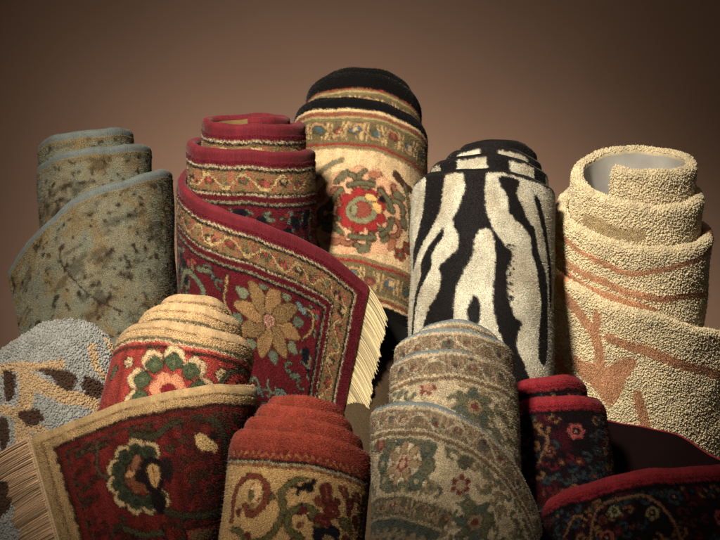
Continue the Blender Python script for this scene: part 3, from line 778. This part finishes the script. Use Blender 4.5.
def build_rug(key, weave, mats, rim_w, bulge, pile, rim_pile, label, backing=None, step=.004, sat=.84):
    """pile / rim_pile: (kind, spacing, length, width); rim_w: how much of the face belongs to the binding"""
    r = Roll(**SPEC[key]); r.t_end = SPEC[key]['t_end']; g = np.random.default_rng(abs(hash(key)) % 1000 if False else ord(key))
    cl = weave(r)
    grey = cl.img @ np.array([.3, .55, .15], np.float32)
    cl.img = grey[..., None] + (cl.img - grey[..., None]) * np.float32(sat)
    im = cl.img                                   # neighbouring knots bleed into each other a little
    im[1:-1] = .7*im[1:-1] + .15*(im[2:] + im[:-2]); im[:, 1:-1] = .7*im[:, 1:-1] + .15*(im[:, 2:] + im[:, :-2])
    cl.mottle(.10, .009, 77); cl.mottle(.10, .045, 78)
    root = bpy.data.objects.new('rolled_rug', None); COL.objects.link(root)
    root.location = r.P - r.A * (r.dmax)          # foot of the roll's axis
    root['label'] = label; root['category'] = 'rug'; root['group'] = 'rolled rugs standing in a cluster'
    off = np.array(root.location)
    t = r.thick / 2; R = t * (bulge if bulge >= 1 else .42); v0 = .004 + R
    s = np.linspace(0, r.S, int(r.S / step) + 1)
    arc = -np.linspace(math.pi*R, 0, 11)[:-1]
    vfine = np.arange(0, .46 + 1e-9, step); vcoarse = np.arange(.50, 1.5, .05)
    def grid(w, ss, front=True):
        Sg, Wg = np.meshgrid(ss, w, indexing='ij')
        o, v, _ = profile(r, Wg, bulge, Sg if rim_w > 0 else None)
        v = np.minimum(v, r.vmax(Sg))
        h = np.where(Wg > 0, cl.at(Sg, np.maximum(Wg, 0), cl.h), 0)
        X = r.xyz(Sg, v, o + h) - off
        n, m = Sg.shape; idx = np.arange(n*m).reshape(n, m)
        f = np.stack([idx[:-1,:-1], idx[1:,:-1], idx[1:,1:], idx[:-1,1:]], -1)
        keep = ~((Wg[:-1,:-1] + v0 >= r.vmax(Sg)[:-1,:-1]) & (Wg[:-1,:-1] > 0))
        f = f[keep].reshape(-1, 4)
        if r.hand < 0: f = f[:, ::-1]
        dye = cl.at(Sg, np.maximum(Wg, 0)).reshape(-1, 3)
        return X.reshape(-1, 3), f, dye, np.c_[Sg.ravel(), v.ravel()]
    def add(name, w, mat, spec, wmin, wmax):
        X, F, dye, uv = grid(w, np.linspace(0, r.S, int(r.S / .0013) + 1) if name == 'binding' else s)
        if name == 'binding': dye = dye * (1 + .07*np.sin(uv[:, :1]*2*math.pi/.0052 + 2*vnoise(uv[:, :1]/.02, uv[:, 1:]/.02, 5)))
        loops = F.ravel(); sizes = np.full(len(F), 4); dye = dye * .8
        if spec is not None and spec[0] is not None:
            VV, LL, CC, UU = [X], [loops], [dye], [uv]; base = len(X); extra = 0
            for (kind, sp, L, W, sel) in spec:
                ns, nw = int(r.S / sp), int((wmax - wmin) / sp)
                a, b = np.meshgrid((np.arange(ns)+.5)*sp, wmin + (np.arange(nw)+.5)*sp, indexing='ij')
                a = a + (np.arange(nw) % 2)[None, :]*sp*.5
                a = (a + g.uniform(-.38, .38, a.shape)*sp).ravel(); b = (b + g.uniform(-.38, .38, b.shape)*sp).ravel()
                ok = (a > 0) & (a < r.S) & (b + v0 < r.vmax(a)); a, b = a[ok], b[ok]
                if sel is not None:
                    kk = cl.at(a, np.maximum(b, 0), cl.k); a, b = a[kk == sel], b[kk == sel]
                ok = ~hidden(r, a, np.maximum(b, 0)); a, b = a[ok], b[ok]
                P, Ts, Tw, N = surf(r, a, b, bulge, cl, rim_w)
                N = N * (-r.hand if False else 1)
                # make the normal point away from the rug's middle
                o, v, _ = profile(r, b, bulge)
                C0 = r.xyz(a, v + np.where(b < 0, 0, 0), np.zeros_like(a)); side = np.where(b < 0, 1, 1)
                ref = np.where((b < 0)[:, None], P - r.xyz(a, np.full_like(a, v0), np.zeros_like(a)), P - C0)
                N *= np.sign((N*ref).sum(-1))[:, None]
                x, y = proj(P); vis = ((CAM - P) * N).sum(-1) / np.linalg.norm(CAM - P, axis=1) > -.3
                vis &= (x > -50) & (x < 770) & (y > -50) & (y < 600)
                a, b, P, Tw, Ts, N = a[vis], b[vis], P[vis], Tw[vis], Ts[vis], N[vis]
                V_, L_, C_ = tufts(kind, P - off, N, Tw, Ts, cl.at(np.round(a/.0021)*.0021, np.round(np.maximum(b, 0)/.0021)*.0021).astype(float), L, W, g, .45 if kind == 0 else .1)
                VV.append(V_); LL.append(L_ + base); CC.append(C_); UU.append(np.repeat(np.c_[a, b], len(V_)//max(1,len(a)), 0))
                base += len(V_); extra += len(L_)//3
            X = np.vstack(VV); loops = np.concatenate(LL); dye = np.vstack(CC); uv = np.vstack(UU)
            sizes = np.r_[sizes, np.full(extra, 3)]
        return link_mesh(name, X, loops, sizes, mat, root, dye, uv)
    if rim_w > 0:
        add('binding', np.r_[arc, np.linspace(0, rim_w, 5)], mats[1], rim_pile, -math.pi*R, rim_w)
        add('pile', np.r_[np.arange(rim_w, .46, step), vcoarse], mats[0], pile, rim_w, .48)
    else:
        add('pile', np.r_[arc, vfine, vcoarse], mats[0], pile, -math.pi*R*.8, .48)
    # backing: the inner face, closed along both ends of the rug
    ss = np.linspace(0, r.S, int(r.S/.008) + 1)
    w = np.array([v0, .02, .04, .07, .1, .15, .2, .3, .4, .5, .6, .8, 1.0, 1.2, 1.4])
    Sg, Vg = np.meshgrid(ss, w, indexing='ij'); Vg = np.minimum(Vg, r.vmax(Sg))
    bo = -t + 0*Vg if bulge < 1 else -R + (R - t) * (1 - np.exp(-((Vg - v0) / (R*1.3))**2))
    X = r.xyz(Sg, Vg, bo) - off; n, m = Sg.shape; idx = np.arange(n*m).reshape(n, m)
    f = np.stack([idx[:-1,:-1], idx[:-1,1:], idx[1:,1:], idx[1:,:-1]], -1).reshape(-1, 4)
    if r.hand < 0: f = f[:, ::-1]
    X = X.reshape(-1, 3); uv = np.c_[Sg.ravel(), Vg.ravel()]
    for s_end in (0.0, r.S):                      # the rug's cut ends
        a = np.full(40, s_end); ww = np.r_[arc, np.linspace(0, 1.4, 30)]
        o, v, _ = profile(r, ww, bulge); vb = np.minimum(np.where(ww < 0, v0, v), r.vmax(a)); v = np.minimum(v, r.vmax(a))
        Po = r.xyz(a, v, o) - off; Pi = r.xyz(a, vb, np.where(ww < 0, -R*.98*np.clip(-ww/(math.pi*R)*2-1, -1, 1)*0 - t*.9, -t)) - off
        b0 = len(X); X = np.vstack([X, Po, Pi]); uv = np.vstack([uv, np.c_[a, v], np.c_[a + .01, vb]])
        i = np.arange(39); f = np.vstack([f, np.stack([b0+i, b0+i+1, b0+40+i+1, b0+40+i], -1)])
    link_mesh('backing', X, f.ravel(), np.full(len(f), 4), backing, root, None, uv)
    return r, cl, root, off

def heading(r, root, off, mat, width, v_a, v_b, col):
    """the woven strip along the cut end that the fringe hangs from"""
    v = np.arange(v_a, v_b, .0015); u = np.linspace(0, 1, 9)
    P0 = r.xyz(np.full(len(v), r.S), v, np.zeros(len(v)))
    T = P0 - r.xyz(np.full(len(v), r.S - .004), v, np.zeros(len(v))); T /= np.linalg.norm(T, axis=1)[:, None]
    N = r.xyz(np.full(len(v), r.S), v, np.full(len(v), .001)) - P0; N /= np.linalg.norm(N, axis=1)[:, None]
    rows = []
    for sd in (1, -1):
        hh = sd*(.0032*(1-.6*u)[None, :] + .0006*np.sin(v*2*math.pi/.0042)[:, None]*np.sin(u*math.pi)[None, :]) * np.sign(1.02-u)[None, :]
        rows.append(P0[:, None] + T[:, None]*(u*width - .001)[None, :, None] + N[:, None]*hh[..., None])
    V = np.concatenate([rows[0], rows[1][:, ::-1]], 1) - off; n, m = V.shape[:2]
    idx = np.arange(n*m).reshape(n, m); f = np.stack([idx[:-1, :-1], idx[1:, :-1], idx[1:, 1:], idx[:-1, 1:]], -1).reshape(-1, 4)
    c = lin(col)[None, None] * (1 + .16*np.sin(v*2*math.pi/.0042))[:, None, None] * np.where((np.arange(m) == 5) | (np.arange(m) == 2), .55, 1)[None, :, None]
    return link_mesh('heading', V.reshape(-1, 3), f.ravel(), np.full(len(f), 4), mat, root, c.reshape(-1, 3))

def fringe(r, root, off, mat, length, spacing, out_dir, sag, cols, v_a, v_b, thick=.0011, seed=3, selv=.006, clump=.5, bend=1.6):
    """warp ends leaving the cut end of the rug"""
    g = np.random.default_rng(seed)
    v = np.arange(v_a, v_b, spacing); v = v + g.uniform(-.3, .3, len(v))*spacing; n = len(v)
    P0 = r.xyz(np.full(n, r.S), v, g.uniform(-.25, .25, n)*r.thick*.5)
    T = r.xyz(np.full(n, r.S), v, np.zeros(n)) - r.xyz(np.full(n, r.S - .004), v, np.zeros(n))
    T /= np.linalg.norm(T, axis=1)[:, None]
    D = np.array(out_dir, float)
    L = length * (1 + .10*np.interp(v, np.arange(0, 2, .012), g.normal(0, 1, 167)) * clump - .10*np.abs(np.sin(v*math.pi/.016 + 3*np.sin(v*60))) + g.normal(0, .02, n))
    w1 = np.interp(v, np.arange(0, 2, .010), g.normal(0, 1, 200)); w2 = np.interp(v, np.arange(0, 2, .02), g.normal(0, 1, 100))
    m = 9; u = np.linspace(0, 1, m)
    side = np.cross(T, r.A); side /= np.linalg.norm(side, axis=1)[:, None]
    C = (P0[:, None] + T[:, None]*(L[:, None]*u)[..., None] * (1 - .35*sag*u[None, :, None])
         + D[None, None]*(L[:, None]*u**bend)[..., None]
         - np.array([0, 0, 1.0])*(sag*L[:, None]*u**2)[..., None]
         + side[:, None]*((w1*.10*clump)[:, None]*L[:, None]*u**1.5)[..., None]
         + r.A*((w2*.07*clump + g.normal(0, .012, n))[:, None]*L[:, None]*u**1.3)[..., None])
    tan = np.gradient(C, axis=1); tan /= np.linalg.norm(tan, axis=2)[..., None]
    e1 = np.cross(tan, side[:, None]); e1 /= np.linalg.norm(e1, axis=2)[..., None]; e2 = np.cross(tan, e1)
    rad = thick*(1 - .25*u)[None, :, None]
    V = np.stack([C + rad*(math.cos(a)*e1 + math.sin(a)*e2) for a in (0, 2.09, 4.19)], 2) - off
    base = (np.arange(n)*m*3)[:, None, None]; i = (np.arange(m-1)*3)[None, :, None]; q = np.array([0, 1, 2])
    a = base + i + q; b = base + i + (q + 1) % 3
    f = np.stack([a, b, b+3, a+3], -1).reshape(-1, 4)
    col = lin(cols[0])*(1-g.uniform(0, 1, (n, 1))) + lin(cols[1])*g.uniform(0, 1, (n, 1))
    dye = np.repeat(col, m*3, 0)
    return link_mesh('fringe', V.reshape(-1, 3), f.ravel(), np.full(len(f), 4), mat, root, dye)
# ---------------------------------------------------------------- build
wl = wool('wool pile'); silk = wool('glossy cut pile', .7, .16, .22, .2); yarn = wool('binding yarn', .8, .15, .2, .18)
loopm = wool('looped wool', .85, .2, .25, .18); cotton = wool('cotton warp', .8, .25, .2, .15)
jb_white = jute('white latex backing', (224, 222, 214), (196, 192, 182)); jb_tan = jute('cotton knot backing', (196, 170, 118), (120, 96, 56))
jb_dark = jute('dark woven backing', (46, 20, 20), (14, 8, 9)); jb_grey = jute('grey woven backing', (150, 140, 118), (90, 80, 64))

def cut(sp=.0020, L=.0034, W=.0026): return [(0, sp, L, W, None), (0, .010, .0078, .0007, None)]
rim_s = [(0, .0017, .0013, .0020, None), (0, .009, .005, .0006, None)]
LP = [(1, .0039, .0038, .0051, 0), (0, .0019, .0036, .0026, 1), (0, .012, .011, .0007, None)]

build_rug('A', weave_A, (silk, yarn), .007, 1.25, cut(), rim_s, 'sage green mottled rug roll with brown blotches, at far left', jb_grey)
rB = build_rug('B', weave_B, (wl, yarn), .012, 1.12, cut(), rim_s, 'crimson rug roll with tan border, gold flower and cream fringe at its right', jb_tan)
build_rug('C', weave_C, (wl, yarn), 0, .62, cut(), None, 'tallest rug roll, black rounded top over ivory field with large red and olive flower', jb_tan)
build_rug('D', weave_D, (silk, yarn), .005, .25, cut(.0019, .0032), rim_s, 'black and cream zebra striped rug roll standing behind the pale floral roll', jb_white)
build_rug('E', weave_E, (loopm, loopm), 0, 1.05, LP, None, 'golden looped rug roll with orange leaf lines and open white hollow, at far right', jb_white)
build_rug('F', weave_F, (loopm, loopm), 0, .45, [(1, .0043, .0042, .0056, 0), (0, .012, .010, .0007, None)], None, 'blue-grey looped rug roll with tan branches and dark brown leaves behind the fringed flap', jb_grey)
rG = build_rug('G', weave_G, (wl, yarn), .011, .50, cut(), rim_s, 'red rug roll with broad cream edge, green rosette and tan fringe on its left flap', jb_tan)
build_rug('H', weave_H, (wl, yarn), 0, .72, cut(.0018), None, 'rust topped rug roll with honey yellow field of olive scrolls, bottom centre', jb_tan)
build_rug('I', weave_I, (wl, yarn), .006, .45, cut(.0018), rim_s, sat=.68, label= 'pale cream and sage floral rug roll with blue-grey edge in front of the zebra stripes', backing=jb_grey)
build_rug('J', weave_J, (wl, yarn), .010, .45, cut(.0019), rim_s, 'near-black floral rug roll with crimson edges, loosely rolled at lower right', jb_dark)
fringe(rB[0], rB[2], rB[3], cotton, .058, .00022, (.14, -.10, -.30), .35, ((226, 210, 168), (200, 180, 134)), .004, .55, .0006, 5, clump=.25)
fringe(rG[0], rG[2], rG[3], cotton, .068, .00022, (0, -.02, -.16), .06, ((222, 190, 154), (190, 158, 124)), .004, .50, .0006, 8, clump=.4, bend=1.1)
heading(rG[0], rG[2], rG[3], cotton, .011, .004, .50, (206, 176, 138))
heading(rB[0], rB[2], rB[3], cotton, .006, .004, .55, (222, 204, 160))

# ---------------------------------------------------------------- table and backdrop
def sheet(name, pts, x0, x1, mat):
    n = len(pts); V = []; xs = np.linspace(x0, x1, 41)
    for (y, z) in pts:
        for x in xs: V.append((x, y, z))
    idx = np.arange(n*41).reshape(n, 41)
    f = np.stack([idx[:-1,:-1], idx[:-1,1:], idx[1:,1:], idx[1:,:-1]], -1).reshape(-1, 4)
    o = link_mesh(name, np.array(V), f.ravel(), np.full(len(f), 4), mat, None)
    o['kind'] = 'structure'; return o
def plain(name, col, rough, sc, amt):
    m, nt, p = nodes(name)
    n = nt.nodes.new('ShaderNodeTexNoise'); n.inputs['Scale'].default_value = sc; n.inputs['Detail'].default_value = 6
    tc = nt.nodes.new('ShaderNodeTexCoord'); nt.links.new(tc.outputs['Object'], n.inputs['Vector'])
    cr = nt.nodes.new('ShaderNodeMix'); cr.data_type = 'RGBA'; c = lin(col)
    cr.inputs['A'].default_value = (*(c*(1-amt)), 1); cr.inputs['B'].default_value = (*(c*(1+amt)), 1)
    nt.links.new(n.outputs['Fac'], cr.inputs['Factor']); nt.links.new(cr.outputs['Result'], p.inputs['Base Color'])
    p.inputs['Roughness'].default_value = rough; p.inputs['Specular IOR Level'].default_value = .2
    return m
sheet('table', [(-2.6, TABLE), (0, TABLE), (2.2, TABLE)], -3.5, 3.5, plain('dark cloth table', (60, 44, 36), .9, 30, .1))
sheet('backdrop', [(2.19, TABLE - .9), (2.2, 0), (2.2, 1), (2.2, 2), (2.2, 3.4)], -3.6, 3.6, plain('painted backdrop', (146, 119, 101), .95, 1.7, .16))

# ---------------------------------------------------------------- lamps
def spot(name, loc, aim, power, size, blend, soft, col):
    l = bpy.data.lights.new(name, 'SPOT'); l.energy = power; l.spot_size = math.radians(size); l.spot_blend = blend
    l.shadow_soft_size = soft; l.color = col
    o = bpy.data.objects.new(name, l); COL.objects.link(o); o.location = loc
    d = Vector(aim) - Vector(loc); o.rotation_euler = d.to_track_quat('-Z', 'Y').to_euler()
    return o
spot('key_lamp', (-.85, -3.05, 2.55), (-.03, .0, .83), 1120, 32, 1.0, .22, (1.0, .89, .74))
spot('fill_lamp', (1.6, -3.2, 1.2), (0, 0, .7), 9, 45, 1.0, .5, (1.0, .84, .70))
spot('backdrop_lamp', (-.15, 1.05, .45), (-.15, 2.2, .58), 92, 114, 1.0, .2, (1.0, .87, .75))
spot('backdrop_wash', (.5, .2, 2.6), (0.4, 2.2, 1.2), 13, 105, 1.0, .4, (1.0, .84, .70))

w = bpy.data.worlds.new('World'); scene.world = w; w.use_nodes = True
bg = w.node_tree.nodes['Background']; bg.inputs[0].default_value = (.60, .46, .36, 1); bg.inputs[1].default_value = .055

cam = bpy.data.cameras.new('camera'); co = bpy.data.objects.new('camera', cam); COL.objects.link(co)
co.location = CAM; co.rotation_euler = (math.pi/2, 0, 0); cam.sensor_width = 36; cam.lens = 36*3.6/1.44; cam.clip_end = 100
scene.camera = co
scene.render.engine = 'CYCLES'; scene.cycles.use_denoising = True; scene.cycles.max_bounces = 6
scene.view_settings.view_transform = 'Standard'; scene.view_settings.look = 'None'
scene.view_settings.exposure = 0; scene.view_settings.gamma = 1
